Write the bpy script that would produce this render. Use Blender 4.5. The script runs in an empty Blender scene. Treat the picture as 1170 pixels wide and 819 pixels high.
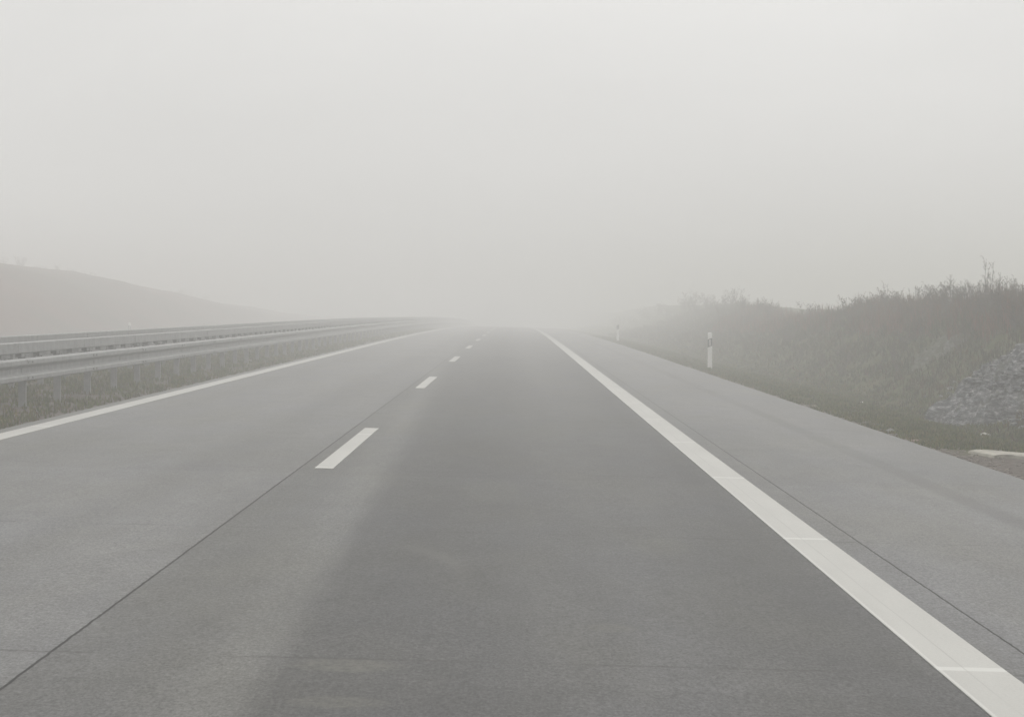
import bpy, bmesh, math, random
import numpy as np
from mathutils import Vector, noise
random.seed(7)
rng = np.random.default_rng(11)
sc = bpy.context.scene
C = sc.collection

# ------------------------------------------------------------------ helpers
def tag(o, label=None, cat=None, group=None, kind=None):
    if label: o['label'] = label
    if cat: o['category'] = cat
    if group: o['group'] = group
    if kind: o['kind'] = kind
    return o

def mesh_obj(name, verts, faces, mat=None, parent=None, smooth=False, cols=None):
    me = bpy.data.meshes.new(name)
    me.from_pydata([tuple(map(float, v)) for v in verts], [], [tuple(map(int, f)) for f in faces])
    if cols is not None:
        ca = me.color_attributes.new('tint', 'FLOAT_COLOR', 'POINT')
        a = np.ones((len(verts), 4), dtype=np.float32); a[:, :3] = cols
        ca.data.foreach_set('color', a.ravel())
    me.update()
    if smooth:
        me.polygons.foreach_set('use_smooth', [True] * len(me.polygons))
    o = bpy.data.objects.new(name, me)
    C.objects.link(o)
    if mat: me.materials.append(mat)
    if parent: o.parent = parent
    return o

def empty(name, loc=(0, 0, 0)):
    o = bpy.data.objects.new(name, None)
    o.empty_display_size = .2
    o.location = loc
    C.objects.link(o)
    return o

class MB:
    """collects shapes for ONE mesh"""
    def __init__(s): s.v = []; s.f = []
    def add(s, vs, fs):
        n = len(s.v); s.v += list(vs); s.f += [tuple(i + n for i in f) for f in fs]
    def box(s, x0, x1, y0, y1, z0, z1):
        s.add([(x0,y0,z0),(x1,y0,z0),(x1,y1,z0),(x0,y1,z0),(x0,y0,z1),(x1,y0,z1),(x1,y1,z1),(x0,y1,z1)],
              [(0,3,2,1),(4,5,6,7),(0,1,5,4),(1,2,6,5),(2,3,7,6),(3,0,4,7)])
    def tube(s, pts, radii, n=5):
        base = len(s.v); k = len(pts)
        pts = [Vector(p) for p in pts]
        for i, p in enumerate(pts):
            t = (pts[min(i+1, k-1)] - pts[max(i-1, 0)]).normalized()
            a = t.orthogonal().normalized(); b = t.cross(a)
            for j in range(n):
                w = 2*math.pi*j/n
                s.v.append(tuple(p + (a*math.cos(w) + b*math.sin(w))*radii[i]))
        for i in range(k-1):
            for j in range(n):
                s.f.append((base+i*n+j, base+i*n+(j+1)%n, base+(i+1)*n+(j+1)%n, base+(i+1)*n+j))
        s.f.append(tuple(base+j for j in range(n))[::-1])
        s.f.append(tuple(base+(k-1)*n+j for j in range(n)))
    def cyl(s, c, axis, r, h, n=8):
        c = Vector(c); s.tube([c, c + Vector(axis).normalized()*h], [r, r], n)
    def build(s, name, mat, parent=None, smooth=False):
        return mesh_obj(name, s.v, s.f, mat, parent, smooth)

def nz(x, y, z=0., s=1.): return noise.noise(Vector((x*s, y*s, z*s)))
def fbm(x, y, s=1., o=4): return noise.fractal(Vector((x*s, y*s, 3.1)), 1.0, 2.0, o)

def interp(x, xs, ys): return float(np.interp(x, xs, ys))

# ------------------------------------------------------------------ materials
def new_mat(name):
    m = bpy.data.materials.new(name); m.use_nodes = True
    nt = m.node_tree; nt.nodes.clear()
    out = nt.nodes.new('ShaderNodeOutputMaterial')
    bs = nt.nodes.new('ShaderNodeBsdfPrincipled')
    nt.links.new(bs.outputs[0], out.inputs[0])
    return m, nt, bs

class N:
    """tiny node-building helper"""
    def __init__(s, nt): s.nt = nt
    def n(s, t, **kw):
        x = s.nt.nodes.new(t)
        for k, v in kw.items(): setattr(x, k, v)
        return x
    def put(s, sock, v):
        if hasattr(v, 'is_linked') or isinstance(v, bpy.types.NodeSocket): s.nt.links.new(v, sock)
        else: sock.default_value = v
    def math(s, op, a, b=None, c=None, clamp=False):
        x = s.n('ShaderNodeMath', operation=op, use_clamp=clamp)
        s.put(x.inputs[0], a)
        if b is not None: s.put(x.inputs[1], b)
        if c is not None: s.put(x.inputs[2], c)
        return x.outputs[0]
    def pos(s):
        g = s.n('ShaderNodeNewGeometry'); return g.outputs['Position']
    def xyz(s, v):
        x = s.n('ShaderNodeSeparateXYZ'); s.nt.links.new(v, x.inputs[0]); return x.outputs
    def scale(s, v, sc_):
        x = s.n('ShaderNodeVectorMath', operation='MULTIPLY')
        s.nt.links.new(v, x.inputs[0]); x.inputs[1].default_value = sc_; return x.outputs[0]
    def noise(s, v, scale, detail=4, rough=.55, dist=0.):
        x = s.n('ShaderNodeTexNoise')
        s.nt.links.new(v, x.inputs['Vector'])
        x.inputs['Scale'].default_value = scale; x.inputs['Detail'].default_value = detail
        x.inputs['Roughness'].default_value = rough; x.inputs['Distortion'].default_value = dist
        return x.outputs[0]
    def ramp(s, f, stops, interp='LINEAR'):
        x = s.n('ShaderNodeValToRGB'); x.color_ramp.interpolation = interp
        e = x.color_ramp.elements
        while len(e) < len(stops): e.new(.5)
        for i, (p, c) in enumerate(stops):
            e[i].position = p
            e[i].color = (c, c, c, 1) if isinstance(c, (int, float)) else (*c, 1)
        s.nt.links.new(f, x.inputs[0]); return x.outputs[0]
    def map(s, f, a, b, c=0., d=1.):
        x = s.n('ShaderNodeMapRange'); s.put(x.inputs[0], f)
        x.inputs[1].default_value = a; x.inputs[2].default_value = b
        x.inputs[3].default_value = c; x.inputs[4].default_value = d
        return x.outputs[0]
    def smooth(s, f, a, b):
        x = s.n('ShaderNodeMapRange', interpolation_type='SMOOTHSTEP'); s.put(x.inputs[0], f)
        x.inputs[1].default_value = a; x.inputs[2].default_value = b
        return x.outputs[0]
    def mix(s, f, a, b, mode='MIX'):
        x = s.n('ShaderNodeMix', data_type='RGBA', blend_type=mode)
        s.put(x.inputs[0], f)
        for k, v in ((6, a), (7, b)):
            if isinstance(v, bpy.types.NodeSocket): s.nt.links.new(v, x.inputs[k])
            else: x.inputs[k].default_value = (*v, 1) if len(v) == 3 else v
        return x.outputs[2]
    def bump(s, h, strength, dist):
        x = s.n('ShaderNodeBump'); x.inputs['Strength'].default_value = strength
        x.inputs['Distance'].default_value = dist
        s.nt.links.new(h, x.inputs['Height']); return x.outputs[0]

def mat_plain(name, col, rough=.7, metal=0., var=.12, scale=8., bump=.0):
    m, nt, b = new_mat(name); g = N(nt)
    n1 = g.noise(g.pos(), scale, 5, .6)
    f = g.map(n1, .3, .7, 1-var, 1+var)
    c = g.mix(1., (*col, 1), f, 'MULTIPLY')
    nt.links.new(c, b.inputs['Base Color'])
    b.inputs['Roughness'].default_value = rough; b.inputs['Metallic'].default_value = metal
    if bump: nt.links.new(g.bump(g.noise(g.pos(), scale*6, 4), bump, .01), b.inputs['Normal'])
    return m

def mat_concrete():
    m, nt, b = new_mat('road_concrete'); g = N(nt)
    P = g.pos(); X, Y, Z = g.xyz(P)
    wob = g.math('MULTIPLY', g.math('SUBTRACT', g.noise(g.scale(P, (1., .25, 1.)), 1.3, 3), .5), .10)
    Xw = g.math('ADD', X, wob)
    # base tone: left lane and hard shoulder pale, driven lane darker
    base = g.ramp(g.map(Xw, -6, 5), [(0, .160), ((-5.2+6)/11, .172), ((-4.75+6)/11, .152), ((-4.2+6)/11, .172),
                  ((-3.3+6)/11, .172), ((-2.9+6)/11, .150), ((-2.4+6)/11, .165), ((-2.0+6)/11, .158),
                  ((2.25+6)/11, .152), ((2.40+6)/11, .162), ((3.1+6)/11, .170), ((4.87+6)/11, .172)])
    # older pale strip left of a drifting longitudinal edge, dark driven lane right of it
    wisp = g.math('MULTIPLY', g.math('SUBTRACT', g.noise(g.scale(P, (14., .5, 1.)), 1., 4, .65), .5), .22)
    edge = g.math('ADD', g.math('ADD', g.math('ADD', Xw, wisp), .87), g.math('MULTIPLY', Y, .0178))
    dark = g.smooth(g.math('DIVIDE', edge, g.math('ADD', .30, g.math('MULTIPLY', g.math('MAXIMUM', Y, 0.), .045))), -.08, .14)
    dark = g.math('MULTIPLY', dark, g.math('SUBTRACT', 1., g.smooth(X, 2.05, 2.12)))
    lane = g.ramp(g.map(Xw, -1.2, 2.3), [(0, .112), (.14, .098), (.30, .104), (.50, .126), (.62, .122), (.80, .102), (.93, .110), (1, .120)])
    pale = g.ramp(g.map(edge, -1.1, 0), [(0, .132), (.45, .128), (.66, .136), (.84, .156), (1, .146)])
    inl = g.math('MULTIPLY', g.smooth(X, -1.985, -1.97), g.math('SUBTRACT', 1., g.smooth(X, 2.08, 2.12)))
    base = g.mix(1., base, (1.09, 1.09, 1.09), 'MULTIPLY')
    pale = g.mix(1., pale, (1.06, 1.06, 1.04), 'MULTIPLY')
    c = g.mix(inl, base, pale)
    # the lane tone turns paler further along the road
    lane2 = g.mix(g.smooth(Y, 12, 60), lane, g.ramp(g.map(Xw, -1.2, 2.3), [(0, .122), (.20, .112), (.52, .138), (.80, .116), (1, .130)]))
    c = g.mix(dark, c, lane2)
    # patchy stains, stretched along the road, and slab to slab tone
    st = g.noise(g.scale(P, (1., .16, 1.)), .9, 5, .6)
    c = g.mix(1., c, g.map(st, .3, .7, .90, 1.09), 'MULTIPLY')
    st2 = g.noise(g.scale(P, (1., .5, 1.)), 3.2, 5, .65)
    c = g.mix(1., c, g.map(st2, .3, .7, .92, 1.08), 'MULTIPLY')
    brush = g.noise(g.scale(P, (26., .9, 1.)), 1., 3, .6)
    c = g.mix(1., c, g.map(brush, .3, .7, .975, 1.025), 'MULTIPLY')
    fine = g.noise(g.scale(P, (1., .45, 1.)), 75., 3, .8)
    c = g.mix(1., c, g.map(fine, .33, .67, .66, 1.34), 'MULTIPLY')
    mid = g.noise(P, 28., 4, .7)
    c = g.mix(1., c, g.map(mid, .33, .67, .84, 1.16), 'MULTIPLY')
    slab = g.n('ShaderNodeTexWhiteNoise', noise_dimensions='1D')
    g.put(slab.inputs['W'], g.math('FLOOR', g.math('DIVIDE', g.math('ADD', Y, 1.80), 4.75)))
    c = g.mix(1., c, g.map(slab.outputs[0], 0, 1, .955, 1.035), 'MULTIPLY')
    tint = g.noise(g.scale(P, (1., .3, 1.)), 1.1, 3)
    c = g.mix(g.map(tint, .35, .65, 0, 1), g.mix(1., c, (1.0, 1.0, 1.01), 'MULTIPLY'), g.mix(1., c, (1.01, 1.0, .955), 'MULTIPLY'))
    # rubber streak on the hard shoulder
    s1 = g.math('ABSOLUTE', g.math('SUBTRACT', Xw, 3.78))
    s1 = g.math('MULTIPLY', g.math('SUBTRACT', 1., g.smooth(s1, .05, .17)), g.map(g.noise(g.scale(P, (1., .2, 1.)), .8, 2), .3, .7, .5, 1.))
    c = g.mix(g.math('MULTIPLY', s1, .42), c, (.095, .093, .088))
    # faint pale patches in the driven lane
    def pale_patch(cx, cy, rx, ry, amt, sk=0.):
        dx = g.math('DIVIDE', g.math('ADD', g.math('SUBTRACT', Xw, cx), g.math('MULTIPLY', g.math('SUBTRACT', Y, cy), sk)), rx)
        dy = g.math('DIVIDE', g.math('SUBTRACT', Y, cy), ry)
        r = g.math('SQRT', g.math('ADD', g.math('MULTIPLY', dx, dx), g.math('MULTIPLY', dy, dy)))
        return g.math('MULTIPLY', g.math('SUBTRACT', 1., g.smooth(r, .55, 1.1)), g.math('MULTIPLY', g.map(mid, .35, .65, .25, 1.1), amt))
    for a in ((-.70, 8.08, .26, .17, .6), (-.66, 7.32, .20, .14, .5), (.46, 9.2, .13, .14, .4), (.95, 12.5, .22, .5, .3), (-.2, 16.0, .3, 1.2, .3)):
        c = g.mix(pale_patch(*a), c, (.165, .163, .140))
    # a curved tyre scuff
    dx = g.math('SUBTRACT', Xw, -.80); dy = g.math('MULTIPLY', g.math('SUBTRACT', Y, 10.6), .34)
    r = g.math('SQRT', g.math('ADD', g.math('MULTIPLY', dx, dx), g.math('MULTIPLY', dy, dy)))
    ring = g.math('SUBTRACT', 1., g.smooth(g.math('ABSOLUTE', g.math('SUBTRACT', r, .52)), .01, .08))
    ring = g.math('MULTIPLY', ring, g.math('MULTIPLY', g.smooth(Y, 10.2, 11.), g.smooth(Xw, -.9, -.5)))
    c = g.mix(g.math('MULTIPLY', g.math('MULTIPLY', ring, g.map(st2, .35, .65,   .35, 1.)), .38), c, (.165, .162, .15))
    # joints: two longitudinal, transverse every slab
    wj = g.math('MULTIPLY', g.math('SUBTRACT', g.noise(P, 9., 2), .5), .012)
    def line(xc, w):
        d = g.math('ABSOLUTE', g.math('SUBTRACT', g.math('ADD', X, wj), xc))
        return g.math('SUBTRACT', 1., g.smooth(d, w*.6, w*1.3))
    jl = g.math('MAXIMUM', line(-1.978, .0075), line(2.319, .006))
    tj = g.math('ABSOLUTE', g.math('SUBTRACT', g.math('MODULO', g.math('ADD', g.math('ADD', Y, 98.65), wj), 4.75), 2.375))
    tjm = g.math('MULTIPLY', g.math('SUBTRACT', 1., g.smooth(g.math('ADD', tj, g.math('MULTIPLY', mid, .02)), .012, .045)), g.math('MULTIPLY', g.smooth(g.noise(P, 1.6, 3), .42, .60), .46))
    c = g.mix(g.math('MULTIPLY', jl, .95), c, (.022, .021, .020))
    c = g.mix(tjm, c, (.06, .058, .055))
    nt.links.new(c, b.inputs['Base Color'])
    b.inputs['Roughness'].default_value = .86
    b.inputs['Specular IOR Level'].default_value = .3
    h = g.math('ADD', g.math('MULTIPLY', fine, .6), g.math('MULTIPLY', g.math('ADD', jl, tjm), -1.5))
    nt.links.new(g.bump(h, .35, .004), b.inputs['Normal'])
    return m

def mat_paint():
    m, nt, b = new_mat('road_paint'); g = N(nt)
    P = g.pos(); X, Y, Z = g.xyz(P)
    n1 = g.noise(P, 70., 4, .75); n2 = g.noise(g.scale(P, (1., .25, 1.)), 2.5, 5, .6)
    c = g.mix(1., (.49, .485, .457), g.map(n1, .3, .7, .90, 1.07), 'MULTIPLY')
    c = g.mix(1., c, g.map(n2, .3, .7, .93, 1.05), 'MULTIPLY')
    # worn pinholes where concrete shows
    pin = g.smooth(g.noise(P, 140., 2, .8), .62, .70)
    c = g.mix(g.math('MULTIPLY', pin, .35), c, (.20, .196, .185))
    # pale overlap bar at every slab joint, two fine drag lines along the line
    tj = g.math('ABSOLUTE', g.math('SUBTRACT', g.math('MODULO', g.math('ADD', Y, 98.65-.10), 4.75), 2.375))
    bar = g.math('SUBTRACT', 1., g.smooth(tj, .03, .055))
    c = g.mix(g.math('MULTIPLY', bar, .8), c, (.62, .62, .59))
    d1 = g.math('ABSOLUTE', g.math('SUBTRACT', g.math('ADD', X, g.math('MULTIPLY', g.math('SUBTRACT', g.noise(g.scale(P, (0., .3, 0.)), 2., 2), .5), .02)), 1.945))
    dl = g.math('MULTIPLY', g.math('SUBTRACT', 1., g.smooth(d1, .002, .006)), g.map(n2, .4, .6, .1, .5))
    c = g.mix(dl, c, (.29, .286, .27))
    d2 = g.math('ABSOLUTE', g.math('SUBTRACT', X, 1.832))
    c = g.mix(g.math('MULTIPLY', g.math('SUBTRACT', 1., g.smooth(d2, .003, .010)), .6), c, (.62, .62, .59))
    nt.links.new(c, b.inputs['Base Color'])
    b.inputs['Roughness'].default_value = .65
    nt.links.new(g.bump(n1, .3, .003), b.inputs['Normal'])
    return m

def mat_zinc(name='galvanised_steel', tone=.31):
    m, nt, b = new_mat(name); g = N(nt)
    P = g.pos()
    n1 = g.noise(P, 7., 5, .65); n2 = g.noise(g.scale(P, (1., 1., .25)), 16., 4, .6)
    c = g.ramp(n1, [(.3, (tone*.80, tone*.81, tone*.80)), (.5, (tone, tone*1.01, tone*1.0)), (.72, (tone*1.18, tone*1.19, tone*1.16))])
    c = g.mix(1., c, g.map(n2, .3, .75, .85, 1.08), 'MULTIPLY')
    nt.links.new(c, b.inputs['Base Color'])
    b.inputs['Metallic'].default_value = .30
    b.inputs['Roughness'].default_value = .58
    b.inputs['Specular IOR Level'].default_value = .35
    return m

def mat_veg(name, cols, rough=.8):
    """uses each blade's own tint (mesh attribute) times a broad noise"""
    m, nt, b = new_mat(name); g = N(nt)
    a = g.n('ShaderNodeAttribute', attribute_name='tint')
    n1 = g.noise(g.pos(), .9, 4, .6)
    c = g.mix(1., a.outputs['Color'], g.ramp(n1, [(.3, cols[0]), (.5, cols[1]), (.7, cols[2])]), 'MULTIPLY')
    nt.links.new(c, b.inputs['Base Color'])
    b.inputs['Roughness'].default_value = rough
    b.inputs['Specular IOR Level'].default_value = .2
    return m

def mat_ground():
    m, nt, b = new_mat('soil_and_turf'); g = N(nt)
    P = g.pos(); X, Y, Z = g.xyz(P)
    n1 = g.noise(P, 1.1, 6, .65); n2 = g.noise(P, 14., 5, .7)
    turf = g.ramp(n1, [(.30, (.038, .046, .010)), (.5, (.056, .062, .014)), (.7, (.085, .070, .026))])
    soil = g.ramp(n2, [(.3, (.055, .045, .038)), (.5, (.095, .078, .066)), (.72, (.16, .14, .12))])
    # bare soil and grit close to the concrete, turf away from it
    er = g.math('SUBTRACT', X, g.math('MULTIPLY', g.math('SUBTRACT', g.noise(P, 1.7, 4), .5), 1.0))
    near = g.math('SUBTRACT', 1., g.smooth(er, 5.0, 5.5))
    ne2 = g.math('MULTIPLY', g.math('SUBTRACT', 1., g.smooth(er, 6.3, 7.0)), g.math('SUBTRACT', 1., g.smooth(Y, 21.8, 23.2)))
    near = g.math('MAXIMUM', near, ne2)
    c = g.mix(near, turf, soil)
    c = g.mix(1., c, g.map(n2, .3, .7, .8, 1.2), 'MULTIPLY')
    # the cut slope opposite: reddish brown dry growth and earth
    hill = g.smooth(X, -22., -24.)
    hill = g.math('SUBTRACT', 1., g.smooth(X, -25., -23.))
    n3 = g.noise(P, .12, 4, .6)
    hc = g.ramp(n3, [(.38, (.045, .036, .014)), (.5, (.080, .040, .022)), (.66, (.10, .042, .024))])
    c = g.mix(hill, c, hc)
    nt.links.new(c, b.inputs['Base Color'])
    b.inputs['Roughness'].default_value = .95
    b.inputs['Specular IOR Level'].default_value = .15
    nt.links.new(g.bump(n2, .6, .03), b.inputs['Normal'])
    return m

def mat_rock(name='grey_slate', lo=.56, hi=.66, amt=.4):
    m, nt, b = new_mat(name); g = N(nt)
    P = g.pos()
    mp = g.n('ShaderNodeMapping'); nt.links.new(P, mp.inputs[0])
    mp.inputs['Rotation'].default_value = (.3, .75, .2); mp.inputs['Scale'].default_value = (1., 1., 3.2)
    V = mp.outputs[0]
    n1 = g.noise(V, 5.0, 6, .75); n2 = g.noise(V, 16., 5, .75)
    c = g.ramp(n1, [(.32, (.018, .019, .022)), (.45, (.055, .057, .064)), (.55, (.18, .182, .192)), (.66, (.40, .398, .395))])
    c = g.mix(1., c, g.map(n2, .3, .7, .4, 1.75), 'MULTIPLY')
    moss = g.smooth(g.noise(P, 1.6, 5, .7), lo, hi)
    c = g.mix(g.math('MULTIPLY', moss, amt), c, (.055, .058, .016))
    nt.links.new(c, b.inputs['Base Color'])
    b.inputs['Roughness'].default_value = .8
    nt.links.new(g.bump(n2, .8, .04), b.inputs['Normal'])
    return m

CONC = mat_concrete(); PAINT = mat_paint(); ZINC = mat_zinc(); ZINCD = mat_zinc('weathered_zinc', .23)
GROUND = mat_ground(); ROCK = mat_rock(); MOSSY = mat_rock('mossy_slate', .30, .55, .85)
PALE = mat_plain('pale_concrete', (.36, .34, .29), .85, var=.30, scale=9., bump=.6)
WHITE = mat_plain('white_plastic', (.76, .76, .74), .5, var=.06, scale=12.)
BLACK = mat_plain('black_band', (.045, .045, .047), .5, var=.1)
REFL = mat_plain('grey_reflector', (.50, .50, .49), .3, var=.05)
BOLT = mat_plain('bolt_steel', (.20, .20, .20), .5, .6)

# ------------------------------------------------------------------ land shape
CF = .025
def crest(Y):
    if Y <= 70: return 0.
    if Y <= 300: return -2.6e-5*(Y-70)**2
    return -2.6e-5*230**2 - 2.6e-5*2*230*min(Y-300, 60)*.5
RY = [-60, 0, 20, 34, 40, 50, 57, 64, 73, 84, 100, 123, 160, 218, 500]
RZ = [1.6, 1.6, 1.55, 1.50, 1.55, 1.48, 1.38, 1.20, .78, 1.05, 1.5, 1.9, 2.0, 2.4, 2.4]
LY = [-60, 100, 157, 176, 193, 212, 260, 330, 500]
LZ = [5.3, 5.3, 5.05, 4.6, 3.9, 3.2, 2.15, 1.4, .9]
def shift(Y): return interp(Y, [76, 123, 218], [0., 2.9, 5.4])
def road_z(X, Y): return -CF*X + crest(Y)
def land(X, Y):
    cr = crest(Y)
    if X >= 4.80:
        top = interp(Y, RY, RZ) + .16*fbm(X*.3, Y, .11) - cr*.0
        w = .22*nz(Y, 5.1, 0, .13) + .12*nz(Y, 9.1, 0, .6)
        xs_ = shift(Y)
        z = interp(X, [4.80, 4.95, 5.6, 6.4, 6.9+w, 7.3+w, 8.4+w*.6+xs_*.6, 9.6+xs_, 10.6+xs_, 12.+xs_, 16.+xs_, 60.],
                   [-.16, -.165, -.20, -.27, -.38, -.32, .22*(top+.35)/1.9, -.35+(top+.35)*.74, top, top-.06, top-.35, top-1.6])
        k = min(1., max(0., (X-5.0)/1.0))
        z += k*(.035*fbm(X, Y, .9) + .02*nz(X, Y, 2., 2.6))
        if X > 7.2: z += .10*fbm(X, Y, .55)*min(1, (X-7.2)/1.)
        return z + cr
    if X >= -5.80: return -CF*X - .06 + cr
    if X >= -9.35:
        z = interp(X, [-9.35, -7.2, -6.6, -6.0, -5.80], [.205-.05, .20, .165, .13, .10])
        k = min(1, max(0, (-5.85-X)/.4), max(0, (X+9.35)/.4)); 
        return z + k*(.03*fbm(X, Y, 1.1)) + cr
    if X >= -20.4: return interp(X, [-20.4, -9.35], [-.17, .145]) + cr
    hc = interp(Y, LY, LZ)
    z = interp(X, [-120, -60, -48, -42., -36., -31., -27., -24., -22., -21., -20.4], [hc-1.2, hc-.3, hc+.02, hc, hc*.93, hc*.70, hc*.40, .20, -.5, -.30, -.17])
    if X < -21: z += min(1., (-21-X)/3.)*(.30*fbm(X, Y, .07) + .08*fbm(X, Y, .5))
    return z + cr*.6

def grid_axis(segs):
    out = []
    for a, b_, st in segs:
        n = max(1, int(round((b_-a)/st)))
        out += [a + (b_-a)*i/n for i in range(n)]
    out.append(segs[-1][1]); return out
xs = grid_axis([(-120,-40,8), (-40,-20.4,.8), (-20.4,-9.35,5.5), (-9.35,-5.85,.25), (-5.85,4.80,2.5), (4.80,12,.2), (12,20,1), (20,120,10)])
ys = grid_axis([(-60,0,6), (0,18,1.), (18,60,.3), (60,130,.7), (130,300,4), (300,500,20)])
V = [(x, y, land(x, y)) for y in ys for x in xs]
nx = len(xs)
F = [(j*nx+i, j*nx+i+1, (j+1)*nx+i+1, (j+1)*nx+i) for j in range(len(ys)-1) for i in range(nx-1)]
g_ = mesh_obj('ground', V, F, GROUND, smooth=True)
tag(g_, 'turf and soil verges, median strip and rising banks beside the motorway', 'ground', kind='structure')

# ------------------------------------------------------------------ carriageways
YR = grid_axis([(-60, 60, 10), (60, 320, 5), (320, 499, 20)])
def strip(name, x0, x1, zf, mat, thick=.05, yr=YR, n=1):
    vs = []; fs = []
    for y in yr:
        xx = [x0 + (x1-x0)*i/n for i in range(n+1)]
        vs += [(x0, y, zf(x0, y)-thick)] + [(x, y, zf(x, y)) for x in xx] + [(x1, y, zf(x1, y)-thick)]
    w = n+3
    for j in range(len(yr)-1):
        for i in range(w-1):
            fs.append((j*w+i, j*w+i+1, (j+1)*w+i+1, (j+1)*w+i))
    fs.append(tuple(range(w))); fs.append(tuple(range((len(yr)-1)*w, len(yr)*w))[::-1])
    return mesh_obj(name, vs, fs, mat)
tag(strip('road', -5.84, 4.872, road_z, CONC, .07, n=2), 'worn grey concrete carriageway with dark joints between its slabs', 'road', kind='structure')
def opp_z(X, Y): return interp(X, [-20.3, -9.45], [-.10, .205]) + crest(Y)
tag(strip('opposite_road', -20.3, -9.45, opp_z, CONC, .07, n=2), 'concrete carriageway of the other direction beyond the guardrails', 'road', kind='structure')
def pz(X, Y): return road_z(X, Y) + .005
YL = grid_axis([(-60, 60, 5), (60, 320, 5)])
tag(strip('edge_line', 1.82, 2.12, pz, PAINT, .0045, YL), 'broad white painted line between the driven lane and hard shoulder', 'road marking', kind='structure')
tag(strip('edge_line', -5.652, -5.40, pz, PAINT, .0045, YL), 'white painted line along the guardrail side of the road', 'road marking', kind='structure')
def oz(X, Y): return opp_z(X, Y) + .005
tag(strip('edge_line', -10.25, -10.0, oz, PAINT, .0045, YL), 'white painted line on the opposite carriageway by the median', 'road marking', kind='structure')
tag(strip('edge_line', -17.9, -17.6, oz, PAINT, .0045, YL), 'white painted line on the opposite carriageway by its hard shoulder', 'road marking', kind='structure')
for k in range(-2, 12):
    y0 = 17.75 + 18*k
    o = strip('lane_dash', -1.84, -1.67, pz, PAINT, .0045, [y0, y0+3, y0+6.])
    txt = {0: 'nearest white dash of the lane line in view', 1: 'second white dash ahead on the lane line',
           2: 'third white dash ahead on the lane line', 3: 'fourth white dash ahead on the lane line, paling in fog',
           4: 'fifth white dash ahead on the lane line, faint in fog'}.get(k, 'white dash of the lane line lost in fog or behind the viewer')
    tag(o, txt, 'road marking', 'white dashes of the lane line', 'structure')

# ------------------------------------------------------------------ guardrails
# W profile: depth towards traffic, height
WP = [(0,.155),(.03,.153),(.074,.142),(.083,.130),(.083,.078),(.074,.064),(.014,.034),(.005,.020),(.005,-.038),(.014,-.050),
      (.074,-.068),(.083,-.078),(.083,-.130),(.076,-.140),(.03,-.153),(0,-.155)]
def w_segment(x, sgn, y0, y1, zc, proud):
    mb = MB(); n = len(WP); t = .004
    yy = [y0, (y0+y1)/2, y1]
    for s in (0, t):
        for y in yy:
            for d, z in WP:
                mb.v.append((x + sgn*(d + proud - s), y, zc + z + crest(y)))
    m3 = 3*n
    for j in range(2):
        for i in range(n-1):
            a = j*n+i; mb.f.append((a, a+1, a+n+1, a+n)); a += m3; mb.f.append((a, a+n, a+n+1, a+1))
    for j in range(2):
        for i in (0, n-1):
            a = j*n+i; mb.f.append((a, a+n, a+n+m3, a+m3))
    for j in (0, 2):
        for i in range(n-1):
            a = j*n+i; mb.f.append((a, a+1, a+1+m3, a+m3))
    return mb
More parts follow.
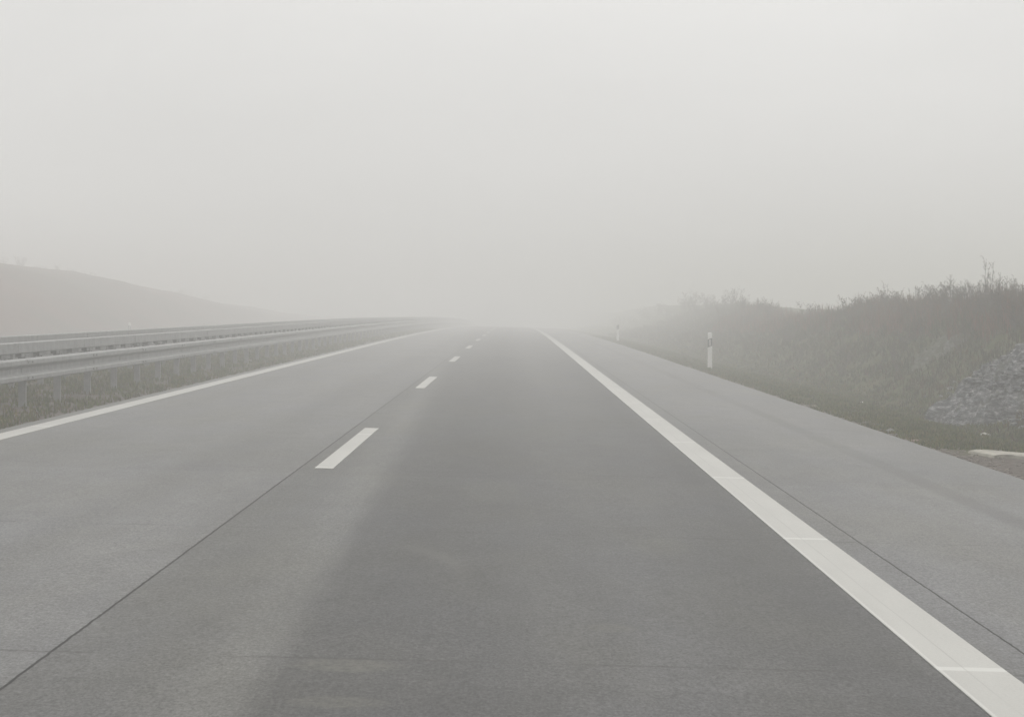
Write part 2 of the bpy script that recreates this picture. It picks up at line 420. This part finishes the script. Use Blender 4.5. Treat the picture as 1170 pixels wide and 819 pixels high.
def guardrail(name, X, sgn, label, y_start, y_end, gz):
    """X: line of the posts; the W rail faces sgn; a box beam runs along the top"""
    root = empty(name, (X, y_start, gz))
    inv = lambda o: (setattr(o, 'parent', root), setattr(o, 'matrix_parent_inverse', root.matrix_basis.inverted()))
    root_m = Vector((X, y_start, gz))
    def fin(o):
        o.parent = root
        o.data.transform(__import__('mathutils').Matrix.Translation(-root_m))
        return o
    n_seg = int((y_end-y_start)/4)
    for k in range(n_seg):
        y0 = y_start + 4*k
        proud = .10 + (.006 if k % 2 else 0)
        seg = fin(w_segment(X, sgn, y0-.16, y0+4.16, gz+.525, proud).build('rail_segment', ZINC, None))
        if 18 < y0 < 50 and sgn > 0:
            for dy in (-.11, .11):
                for zz in (.104, -.104):
                    b = MB()
                    b.cyl((X+sgn*(.081+.104), y0+dy, gz+.525+zz+crest(y0)), (sgn, 0, 0), .016, .014, 6)
                    bo = b.build('bolt', BOLT, None); bo.data.transform(__import__('mathutils').Matrix.Translation(-root_m)); bo.parent = seg
        # top box beam, 4 m lengths with a narrow sleeve joint
        b = MB(); h0, h1 = .738, .892
        for (ya, yb, e) in ((y0+.003, y0+3.997, 0.),):
            ca, cb = crest(ya), crest(yb)
            xa, xb = X-.045, X+.045
            r = .012
            prof = [(xa, h0+r), (xa+r, h0), (xb-r, h0), (xb, h0+r), (xb, h1-r), (xb-r, h1), (xa+r, h1), (xa, h1-r)]
            for y, cc in ((ya, ca), ((ya+yb)/2, crest((ya+yb)/2)), (yb, cb)):
                b.v += [(px, y, gz+pz_+cc) for px, pz_ in prof]
            for j in range(2):
                for i in range(8): b.f.append((j*8+i, j*8+(i+1) % 8, (j+1)*8+(i+1) % 8, (j+1)*8+i))
            b.f.append(tuple(range(8))[::-1]); b.f.append(tuple(range(16, 24)))
        fin(b.build('box_beam', ZINC, None))
        if y0 < 150:
            b = MB(); cc = crest(y0)
            b.box(X-.049, X+.049, y0-.10, y0+.10, gz+h0+.02+cc, gz+h1-.03+cc)
            fin(b.build('beam_sleeve', ZINC, None))
    k = 0; y = y_start + .3
    far = MB()
    while y < y_end:
        if k >= 95:
            far.box(X-.05, X+.05, y-.028, y+.028, gz-.30+crest(y), gz+.73+crest(y)); y += 2.; k += 1; continue
        cc = crest(y); b = MB()
        zt = gz+.73+cc; zb = gz-.30+cc
        # sigma post: web and two lipped flanges
        b.box(X-.05, X+.05, y-.028, y-.023, zb, zt)
        b.box(X-.05, X-.045, y-.023, y+.028, zb, zt)
        b.box(X+.045, X+.05, y-.023, y+.028, zb, zt)
        b.box(X-.045, X-.030, y+.023, y+.028, zb, zt)
        b.box(X+.030, X+.045, y+.023, y+.028, zb, zt)
        p = fin(b.build('post', ZINCD, None))
        b = MB()
        xa, xb = sorted((X+sgn*.052, X+sgn*.108))
        b.box(xa, xb, y-.06, y+.06, gz+.44+cc, gz+.61+cc)
        b.box(X-.042, X+.042, y-.21, y+.21, gz+.690+cc, gz+.736+cc)
        br = b.build('bracket', ZINCD, None); br.data.transform(__import__('mathutils').Matrix.Translation(-root_m)); br.parent = p
        if y < 120:
            b = MB()                                   # plate that carries the beam midway between posts
            y2 = y + 1.0; c2 = crest(y2)
            b.box(X-.040, X+.040, y2-.22, y2+.22, gz+.690+c2, gz+.7365+c2)
            fin(b.build('beam_plate', ZINCD, None))
        y += 2.; k += 1
    fo = fin(far.build('far_posts', ZINCD, None)); fo['kind'] = 'stuff'
    tag(root, label, 'guardrail', 'steel guardrails in the median')
    return root
guardrail('guardrail', -6.70, 1, 'galvanised steel guardrail nearest the road, with its rail facing the lanes', 6, 310, .168)
guardrail('guardrail', -8.42, -1, 'second guardrail behind the near one, only its top edge showing', 6, 310, .168)

# ------------------------------------------------------------------ delineator posts
def delineator(loc, label, side=1, group='white delineator posts'):
    root = empty('delineator_post', loc)
    # rounded triangular hollow post, 0.12 wide at the road face, slanted top
    def ring(z, k=1., grow=0.):
        w = .066*k + grow; d = .105*k + grow
        return [(-w, -.030, z), (-w*.86, -.048-grow, z), (w*.86, -.048-grow, z), (w, -.030, z), (w*.45, d*.55, z), (0, d*.72, z), (-w*.45, d*.55, z)]
    def loft(zs, grow=0., slant=0.):
        mb = MB(); n = 7
        for z in zs:
            mb.v += [(x, y, zz + slant*x) for x, y, zz in ring(z, 1.0 - .06*z, grow)]
        for j in range(len(zs)-1):
            for i in range(n): mb.f.append((j*n+i, j*n+(i+1) % n, (j+1)*n+(i+1) % n, (j+1)*n+i))
        mb.f.append(tuple(range(n))[::-1]); mb.f.append(tuple(range((len(zs)-1)*n, len(zs)*n)))
        return mb
    b = loft([-.25, 0, .5, 1.0, 1.04]); 
    for i in range(28, 35):                             # sloping top towards the road
        x, y, z = b.v[i]; b.v[i] = (x*.9, y*.9, 1.03 + .12*(y))
    body = b.build('body', WHITE, root)
    band = loft([.635, .865], grow=.003, slant=.35*side).build('black_band', BLACK, root)
    r = MB(); r.box(-.022, .022, -.062, -.050, .665, .845)
    rf = r.build('reflector', REFL, band)
    tag(root, label, 'delineator post', group)
    return root
delineator((5.55, 55., land(5.55, 55.)+.0), 'white delineator post with a black slanted band beside the hard shoulder')
delineator((5.60, 105., land(5.6, 105.)), 'faint white delineator post further off beside the hard shoulder')
delineator((-20.7, 104., land(-20.7, 104.)), 'white delineator post just showing above the guardrails on the far side', -1)

# ------------------------------------------------------------------ blades (grass, stalks)
def blades(name, n, area, hrange, wbase, cols, mat, label, cat, kind='stuff', lean=.35, keep=None, bend=True, hfun=None):
    """n blades scattered over area=(x0,x1,y0,y1), denser near the viewer; blades widen with distance only as real tufts thicken"""
    x0, x1, y0, y1 = area
    vs = []; fs = []; cc = []
    cnt = 0
    tries = 0
    while cnt < n and tries < n*6:
        tries += 1
        u = rng.random()
        y = y0*((y1/y0)**u) if y0 > 0 else y0+(y1-y0)*u
        x = x0 + (x1-x0)*rng.random()
        if keep and not keep(x, y): continue
        z = land(x, y)
        hh = hfun(x, y) if hfun else 1.
        k = 3 + int(rng.integers(0, 4))
        base = np.array(cols[int(rng.integers(0, len(cols)))]) * (.75 + .5*rng.random())
        for _ in range(k):
            h = (hrange[0] + (hrange[1]-hrange[0])*rng.random()**1.6)*hh
            w = wbase*(1 + y/45.)*(.6+.8*rng.random())
            a = rng.random()*6.283; l = lean*h*rng.random()
            dx, dy = math.cos(a)*l, math.sin(a)*l
            t = rng.random()*3.14; tx, ty = math.cos(t)*w/2, math.sin(t)*w/2
            px = x + (rng.random()-.5)*.10; py = y + (rng.random()-.5)*.10
            b = len(vs)
            vs += [(px-tx, py-ty, z-.02), (px+tx, py+ty, z-.02),
                   (px+dx*.4+tx*.8, py+dy*.4+ty*.8, z+h*.6), (px+dx*.4-tx*.8, py+dy*.4-ty*.8, z+h*.6),
                   (px+dx, py+dy, z+h)]
            fs += [(b, b+1, b+2, b+3), (b+3, b+2, b+4)]
            c = base*(.85+.3*rng.random())
            cc += [c]*5
        cnt += 1
    o = mesh_obj(name, vs, fs, mat, cols=np.array(cc))
    return tag(o, label, cat, kind=kind)

GRASS = mat_veg('grass_blades', [(.8, .82, .75), (1., 1., 1.), (1.25, 1.15, 1.0)])
BRUSH = mat_veg('dry_brush', [(.85, .85, .85), (1., 1., 1.), (1.2, 1.08, 1.05)])
gcols = [(.074, .094, .010), (.056, .074, .008), (.10, .102, .015), (.14, .115, .04)]
mcols = [(.082, .100, .012), (.068, .084, .011), (.105, .104, .022), (.13, .105, .04)]
def keepR(x, y):
    e = 4.97 + .26*nz(y, 1., 0, .9) + .14*nz(y, 4., 0, 3.)
    if y < 23.0 and x < 6.7 + .4*nz(y, 2, 0, 1.): return False
    if 5.1 < x < 8.2 and 21.6 < y < 23.3: return False
    return x > e and fbm(x, y, 1.3) > -.28
blades('grass', 30000, (4.95, 7.6, 7, 125), (.012, .07), .011, gcols, GRASS,
       'low rough grass on the verge between hard shoulder and bank', 'grass', keep=keepR, lean=.9)
def keepL(x, y): return x < -5.90 - .10*abs(nz(y, 1., 0, 1.4)) and fbm(x, y, 1.0) > -.35
blades('grass', 13000, (-9.3, -5.88, 15, 150), (.02, .10), .012, mcols, GRASS,
       'tufted grass of the median strip under the guardrails', 'grass', keep=keepL, lean=.8)

bcols = [(.044, .042, .005), (.058, .040, .007), (.032, .034, .004), (.085, .045, .013), (.046, .052, .005)]
def in_rock(x, y, pad=0.):
    return (28.2-pad < y < 34.5+pad and x < 10.0 and x > 6.5) and ((y-31.3)/2.35)**2 + ((x-9.25)/2.25)**2 < 1.0
def keepB(x, y):
    if in_rock(x, y): return False
    if ((x-9.0)/.5)**2 + ((y-41)/1.2)**2 < 1 and rng.random() < .8: return False
    return rng.random() < min(1., (x-6.7)/1.1) and fbm(x, y, .8) > -.45
def hB(x, y): return min(1., .35 + .65*max(0, (x-7.2)/2.4))*(.75+.5*nz(x, y, 0, .5))
blades('undergrowth', 38000, (6.9, 13., 8, 150), (.08, .42), .009, bcols, BRUSH,
       'dull brown and green undergrowth covering the right bank', 'undergrowth', keep=keepB, hfun=hB, lean=.95)
def keepC(x, y): return fbm(x, y, .35) > -.1 and rng.random() < .8
rcols = [(.16, .055, .028), (.14, .055, .027), (.105, .058, .022), (.080, .058, .014)]
blades('dry_stalks', 5200, (9.3, 12.2, 30, 95), (.15, .62), .007, rcols, BRUSH,
       'reddish dry stalks standing along the top of the right bank', 'dry stalks', keep=keepC, lean=.3)
# ------------------------------------------------------------------ shrubs and tall weeds on the bank top
TWIG = mat_plain('twig_bark', (.075, .058, .048), .85, var=.25, scale=20.)
LEAFR = mat_veg('leaf_russet', [(.8, .8, .8), (1., 1., 1.), (1.25, 1.1, 1.1)])
def shrub_mesh(seed, H, W, tall=False):
    r = random.Random(seed); mb = MB(); lv = []; lf = []; lc = []
    def leaf(p, s, c):
        a = Vector((r.uniform(-1,1), r.uniform(-1,1), r.uniform(-.6,.9))).normalized(); b_ = a.orthogonal().normalized()
        n = len(lv)
        lv.extend([tuple(p), tuple(p + a*s + b_*s*.35), tuple(p + a*s*2), tuple(p + a*s - b_*s*.35)])
        lf.append((n, n+1, n+2, n+3)); lc.extend([c]*4)
    stems = r.randint(3, 5) if tall else r.randint(8, 12)
    for s in range(stems):
        a = r.uniform(0, 6.283); sp = r.uniform(.05, .22 if tall else 1.)*W
        h = H*r.uniform(.6, 1.)
        p0 = Vector((math.cos(a)*.05, math.sin(a)*.05, -.08)); top = Vector((math.cos(a)*sp, math.sin(a)*sp, h))
        pts = [p0]
        for i in range(1, 6):
            t = i/5; q = p0.lerp(top, t); q.z = -.08 + (h+.08)*(t**.85)
            q += Vector((r.uniform(-1,1), r.uniform(-1,1), 0))*.025*H
            pts.append(q)
        mb.tube(pts, [.009, .008, .0065, .005, .0035, .002], 4)
        for i in range(2, 6):
            for _ in range(3 if not tall else 4):
                p = pts[i-1].lerp(pts[i], r.random()); b2 = r.uniform(0, 6.283); L = H*(r.uniform(.05, .13) if tall else r.uniform(.10, .26))
                q = p + Vector((math.cos(b2)*L*.7, math.sin(b2)*L*.7, L*.75)); m_ = p.lerp(q, .5) + Vector((0, 0, -.1*L))
                mb.tube([p, m_, q], [.004, .003, .0012], 3)
                for _ in range(6 if tall else 9):
                    t = r.uniform(.3, 1.05); pp = p.lerp(q, t) + Vector((r.uniform(-1,1), r.uniform(-1,1), r.uniform(-1,1)))*.018
                    k = r.uniform(.7, 1.3)
                    col = r.choice([(.115,.052,.038), (.09,.058,.035), (.065,.062,.028), (.055,.048,.028)])
                    leaf(pp, r.uniform(.006, .013) if tall else r.uniform(.012, .030), tuple(v*k for v in col))
    return mb, lv, lf, lc
def make_plant(name, seed, H, W, tall):
    mb, lv, lf, lc = shrub_mesh(seed, H, W, tall)
    root = empty(name)
    mb.build('stems', TWIG, root)
    mesh_obj('seed_heads' if tall else 'foliage', lv, lf, LEAFR, root, cols=np.array(lc))
    return root
def copy_thing(src):
    r = src.copy(); C.objects.link(r)
    for ch in src.children:
        c = ch.copy(); C.objects.link(c); c.parent = r
    return r
def photo_y(px, X): return X*2210./(px-588.)
protos = [make_plant('shrub', 100+i, .85, .55, False) for i in range(5)]
used = set()
def place(protos_, i, x, y, s, label, cat, group, sink=.03):
    src = protos_[i % len(protos_)]
    o = src if id(src) not in used else copy_thing(src)
    used.add(id(src))
    o.location = (x, y, land(x, y)-sink); o.rotation_euler = (0, 0, random.uniform(0, 6.28)); o.scale = (s, s, s*random.uniform(.85, 1.1))
    tag(o, label, cat, group)
n = 0
for px in list(range(1180, 940, -9)) + [932, 925, 918] + list(range(905, 800, -8)):
    X = random.uniform(9.7, 11.2); Y = photo_y(px + random.uniform(-4, 4), X); X += shift(Y)*1.1; Y = photo_y(px, X)
    s = random.uniform(.55, .95) if px > 960 else random.uniform(.55, .9)*(1 if px > 890 else 1.1)
    if px > 960: lab, grp = 'leafy russet shrub in the row along the near bank top', 'shrubs along the near bank top'
    elif px > 890: lab, grp = 'low shrub in the dip of the bank top, hazy', 'shrubs in the dip of the bank top'
    else: lab, grp = 'pale foggy shrub on the far end of the right bank', 'shrubs on the far end of the right bank'
    place(protos, n, X, Y, s, lab, 'shrub', grp); n += 1
for i in range(26):                                     # scattered lower on the slope
    Y = random.uniform(36, 95); X = random.uniform(7.9, 9.6)
    place(protos, n, X, Y, random.uniform(.35, .6), 'small shrub growing part way up the right bank', 'shrub', 'small shrubs on the slope of the right bank'); n += 1
for px in list(range(848, 700, -9)):
    Y = interp(px, [700, 760, 800, 850], [205, 165, 135, 108]) + random.uniform(-6, 6); X = (px-588)*Y/2210. + random.uniform(-.4, .4)
    place(protos, n, X, Y, random.uniform(1.0, 1.9), 'big pale bush almost lost in fog at the far end of the right bank', 'bush', 'big bushes almost lost in fog', .1); n += 1
for i in range(34):
    Y = random.uniform(150, 250); X = -random.uniform(38, 46)
    place(protos, n, X, Y, random.uniform(.8, 1.7), 'faint bush on the foggy hillside beyond the far carriageway', 'bush', 'bushes on the foggy hillside', .1); n += 1
wprotos = [make_plant('tall_weed', 300+i, 1., .5, True) for i in range(5)]
used.clear()
for i, (px, top) in enumerate([(1130, 304), (1118, 316), (1146, 312), (1161, 315), (1172, 318), (1138, 318), (1076, 318), (1086, 315), (1064, 326), (1048, 328),
                 (1012, 326), (1002, 331), (1100, 322), (1024, 331), (992, 336), (975, 340), (1109, 322), (1155, 320), (964, 344), (1036, 330), (1092, 324), (878, 345), (866, 338), (848, 335), (1056, 324)] + [(random.Random(77).choice([0])+p_, t_) for p_, t_ in [(985+7*q, 338-.13*(7*q)+(q*37 % 11)) for q in range(27)]]):
    X = random.uniform(10.2, 10.8); Y = photo_y(px, X)
    ztop = 1.51 + (353-top)*Y/2210.
    s = max(.35, ztop - land(X, Y))*1.10
    lab = {0: 'tallest dry weed stalk on the bank top, reaching highest into the sky'}.get(i, 'thin dry weed stalk rising above the shrubs on the bank top')
    place(wprotos, i, X, Y, s, lab, 'weed', 'tall weeds on the bank top', 0.)

# ------------------------------------------------------------------ rock outcrops, slab and stones
def outcrop(cx, cy, lx, ly, hgt, label, res=.055, mat=None):
    root_z = land(cx, cy)
    vs = []; fs = []
    nxn = int(2*lx/res); nyn = int(2*ly/res)
    for j in range(nyn+1):
        for i in range(nxn+1):
            u = -1+2*i/nxn; v = -1+2*j/nyn
            x = cx+u*lx; y = cy+v*ly
            wx = x + .25*fbm(x, y, 1.3); wy = y + .25*fbm(y, x, 1.1)
            r = math.sqrt((wx-cx)**2/lx**2*1.15 + (wy-cy)**2/ly**2*1.15)
            m = max(0., 1-r**2.2)
            # tilted strata: stepped ledges running diagonally
            s = (wx*.75 + wy*.35 + .35*fbm(x, y, .9))*3.2
            st = (s - math.floor(s)); ledge = (st**2.5)*.17
            s2 = (wx*.5 - wy*.8 + .3*fbm(y, x, 1.7))*6.1
            ledge += ((s2-math.floor(s2))**2)*.07
            cell = noise.voronoi(Vector((x*2.6, y*2.6, 1.)))[0]
            z = land(x, y) - .06 + m**.45*hgt*(1+.35*fbm(x, y, .8)) + m**.3*(ledge + .10*(cell[1]-cell[0]) + .05*fbm(x, y, 5.))
            if m <= 0: z = land(x, y)-.10
            vs.append((x+.05*nz(x, y, 1, 6)-cx, y+.05*nz(x, y, 7, 6)-cy, z-root_z))
    w = nxn+1
    fs = [(j*w+i, j*w+i+1, (j+1)*w+i+1, (j+1)*w+i) for j in range(nyn) for i in range(nxn)]
    o = mesh_obj('rock_outcrop', vs, fs, mat or ROCK)
    o.location = (cx, cy, root_z)
    return tag(o, label, 'rock')
outcrop(9.08, 31.3, 2.35, 2.4, .66, 'large heap of broken grey slate at the foot of the bank', .05)
outcrop(9.0, 41., .60, 1.3, .12, 'smaller pale rock patch half overgrown on the bank behind the slate heap', .06, MOSSY)

def stone_mb(mb, c, s, r, flat=.6):
    bm = bmesh.new(); bmesh.ops.create_icosphere(bm, subdivisions=1, radius=1)
    sx, sy, sz = s*r.uniform(.7, 1.3), s*r.uniform(.7, 1.3), s*flat*r.uniform(.7, 1.2)
    a = r.uniform(0, 6.28)
    vs = []
    for v in bm.verts:
        k = r.uniform(.75, 1.15); x, y, z = v.co.x*sx*k, v.co.y*sy*k, v.co.z*sz*k
        vs.append((c[0]+x*math.cos(a)-y*math.sin(a), c[1]+x*math.sin(a)+y*math.cos(a), c[2]+z))
    fs = [tuple(v.index for v in f.verts) for f in bm.faces]
    mb.add(vs, fs); bm.free()
rs = random.Random(5)
mb = MB()
for i in range(1500):
    y = 12*(90/12)**rs.random(); x = 4.90 + abs(rs.gauss(0, .18))
    stone_mb(mb, (x, y, land(x, y)+.005), rs.uniform(.008, .035), rs)
for i in range(500):
    y = rs.uniform(16, 24); x = rs.uniform(4.95, 6.8)
    stone_mb(mb, (x, y, land(x, y)+.004), rs.uniform(.006, .028), rs)
GRIT = mat_plain('grit', (.17, .145, .125), .9, var=.5, scale=6.)
tag(mb.build('gravel', GRIT), 'grit and small stones along the edge of the hard shoulder', 'gravel', kind='stuff')
mb = MB()
for i in range(420):
    y = rs.gauss(31., 1.9); x = 7.45 + abs(rs.gauss(.2, .8))
    if x > 10: continue
    m_ = max(0., 1-(((x-9.08)/2.35)**2*1.15 + ((y-31.3)/2.4)**2*1.15)**1.1)
    stone_mb(mb, (x, y, land(x, y) + (m_**.45*.66+.06 if m_ > 0 else .02)), rs.uniform(.02, .10), rs, .6)
tag(mb.build('rubble', ROCK), 'loose broken slate lying over and round the grey heap', 'rubble', kind='stuff')

def pale_stone(name, pts, thick, label, cat, mat):
    """irregular flat slab from an outline, with an uneven top and chipped rim"""
    bm = bmesh.new(); r = random.Random(9)
    cx = sum(p[0] for p in pts)/len(pts); cy = sum(p[1] for p in pts)/len(pts)
    vs = []; fs = []; n = len(pts); rings = [(1.03, -.06), (1.0, thick*.7), (.95, thick), (.5, thick*1.1)]
    gz = land(cx, cy)
    for k, z in rings:
        for p in pts:
            x = cx+(p[0]-cx)*k; y = cy+(p[1]-cy)*k
            vs.append((x-cx, y-cy, z + land(x, y)-gz + r.uniform(-.006, .006)))
    vs.append((0, 0, thick*1.05))
    for j in range(3):
        for i in range(n): fs.append((j*n+i, j*n+(i+1) % n, (j+1)*n+(i+1) % n, (j+1)*n+i))
    for i in range(n): fs.append((3*n+i, 3*n+(i+1) % n, 4*n))
    o = mesh_obj(name, vs, fs, mat); o.location = (cx, cy, gz)
    return tag(o, label, cat)
top_ = [(5.36+2.9*i/14, 22.80 + .05*nz(i, 1, 0, .7) + .03*nz(i, 1, 0, 2.3)) for i in range(15)]
bot_ = [(5.50+2.8*i/14, 22.15 + .16*nz(i, 8, 0, .55) + .10*nz(i, 3, 0, 1.9)) for i in range(14, -1, -1)]
pale_stone('stone_slab', top_ + bot_, .045, 'long pale concrete slab lying in the verge near the photo edge', 'slab', PALE)
mb = MB(); stone_mb(mb, (0, 0, .02), .042, random.Random(3), .9)
o = mb.build('white_stone', WHITE); o.location = (6.78, 37.7, land(6.78, 37.7)+.02)
tag(o, 'small white stone lying in the grass below the bank', 'stone')
for i, (x, y, s, lab) in enumerate([(5.05, 24.3, .085, 'reddish brown stone at the concrete edge before the pale slab'),
                                    (5.08, 26.1, .11, 'flat grey stone at the concrete edge in the grass'),
                                    (5.15, 33.2, .08, 'pale buff stone at the concrete edge further along'),
                                    (6.9, 28.4, .10, 'pale stone lying in front of the slate heap')]):
    mb = MB(); stone_mb(mb, (0, 0, .0), s, random.Random(30+i), .5)
    mt = mat_plain('stone_%s' % ['reddish', 'grey', 'buff', 'pale'][i], [(.25, .16, .12), (.20, .195, .18), (.32, .29, .23), (.38, .36, .32)][i], .85, var=.3, scale=14.)
    o = mb.build('stone', mt); o.location = (x, y, land(x, y)+s*.18); tag(o, lab, 'stone')

# ------------------------------------------------------------------ fog
HX, HY0, HY1, HZ0, HZ1 = 125., -66., 506., -3.6, 6.8
DENS = .0124
mb = MB(); mb.box(-HX, HX, HY0, HY1, HZ0, HZ1)
hm = bpy.data.materials.new('haze'); hm.use_nodes = True; nt = hm.node_tree; nt.nodes.clear()
out = nt.nodes.new('ShaderNodeOutputMaterial'); pv = nt.nodes.new('ShaderNodeVolumePrincipled')
pv.inputs['Color'].default_value = (.998, .996, .985, 1); pv.inputs['Density'].default_value = DENS
pv.inputs['Anisotropy'].default_value = 0.
nt.links.new(pv.outputs[0], out.inputs['Volume'])
tag(mb.build('haze', hm), 'pale grey fog filling the air over the road', 'haze', kind='stuff')

# ------------------------------------------------------------------ sky, sun, camera
EL, AZ = math.radians(48), math.radians(25)
w = bpy.data.worlds.new('World'); sc.world = w; w.use_nodes = True
nt = w.node_tree; nt.nodes.clear(); g = N(nt)
sky = g.n('ShaderNodeTexSky', sky_type='NISHITA'); sky.sun_disc = False
sky.sun_elevation = EL; sky.sun_rotation = AZ; sky.dust_density = 5.; sky.air_density = 1.
bw = g.n('ShaderNodeRGBToBW'); nt.links.new(sky.outputs[0], bw.inputs[0])
SKY = 6.7
tc = g.n('ShaderNodeTexCoord'); up = g.xyz(tc.outputs['Generated'])[2]
rise = g.math('ADD', 1., g.math('MULTIPLY', g.math('MAXIMUM', up, 0.), .46))          # overcast sky is brightest overhead
cl = g.noise(g.scale(tc.outputs['Generated'], (1., 1., 2.6)), 3.2, 4, .55, .3)
rise = g.math('MULTIPLY', rise, g.map(cl, .3, .7, .95, 1.05))
flat = g.mix(1., (SKY, SKY*.992, SKY*.972), rise, 'MULTIPLY')
col = g.mix(.86, bw.outputs[0], flat)       # overcast: the clear sky's colour is veiled by cloud
bg = g.n('ShaderNodeBackground'); bg.inputs[1].default_value = .12
nt.links.new(col, bg.inputs[0])
wo = g.n('ShaderNodeOutputWorld'); nt.links.new(bg.outputs[0], wo.inputs[0])
sl = bpy.data.lights.new('sun', 'SUN'); sl.energy = .8; sl.angle = math.radians(35); sl.color = (1., .975, .94)
so = bpy.data.objects.new('sun', sl); C.objects.link(so)
d = Vector((math.sin(AZ)*math.cos(EL), math.cos(AZ)*math.cos(EL), math.sin(EL)))
so.rotation_euler = (-d).to_track_quat('-Z', 'Y').to_euler()

cam = bpy.data.cameras.new('camera'); co = bpy.data.objects.new('camera', cam); C.objects.link(co)
cam.sensor_width = 36.; cam.sensor_fit = 'HORIZONTAL'; cam.lens = 36.*2210/1170
cam.clip_start = .1; cam.clip_end = 3000.
co.location = (0, 0, 1.51)
co.rotation_euler = (math.pi/2 - math.atan(56.5/2210), 0, math.atan(3/2210))
sc.camera = co

sc.render.engine = 'CYCLES'
cy = sc.cycles
cy.use_denoising = True
cy.max_bounces = 10; cy.diffuse_bounces = 3; cy.glossy_bounces = 2; cy.transmission_bounces = 1
cy.volume_bounces = 8; cy.transparent_max_bounces = 4
cy.sample_clamp_indirect = 4.
vs_ = sc.view_settings
vs_.view_transform = 'Standard'; vs_.look = 'None'; vs_.exposure = 0.; vs_.gamma = 1.; vs_.use_curve_mapping = False
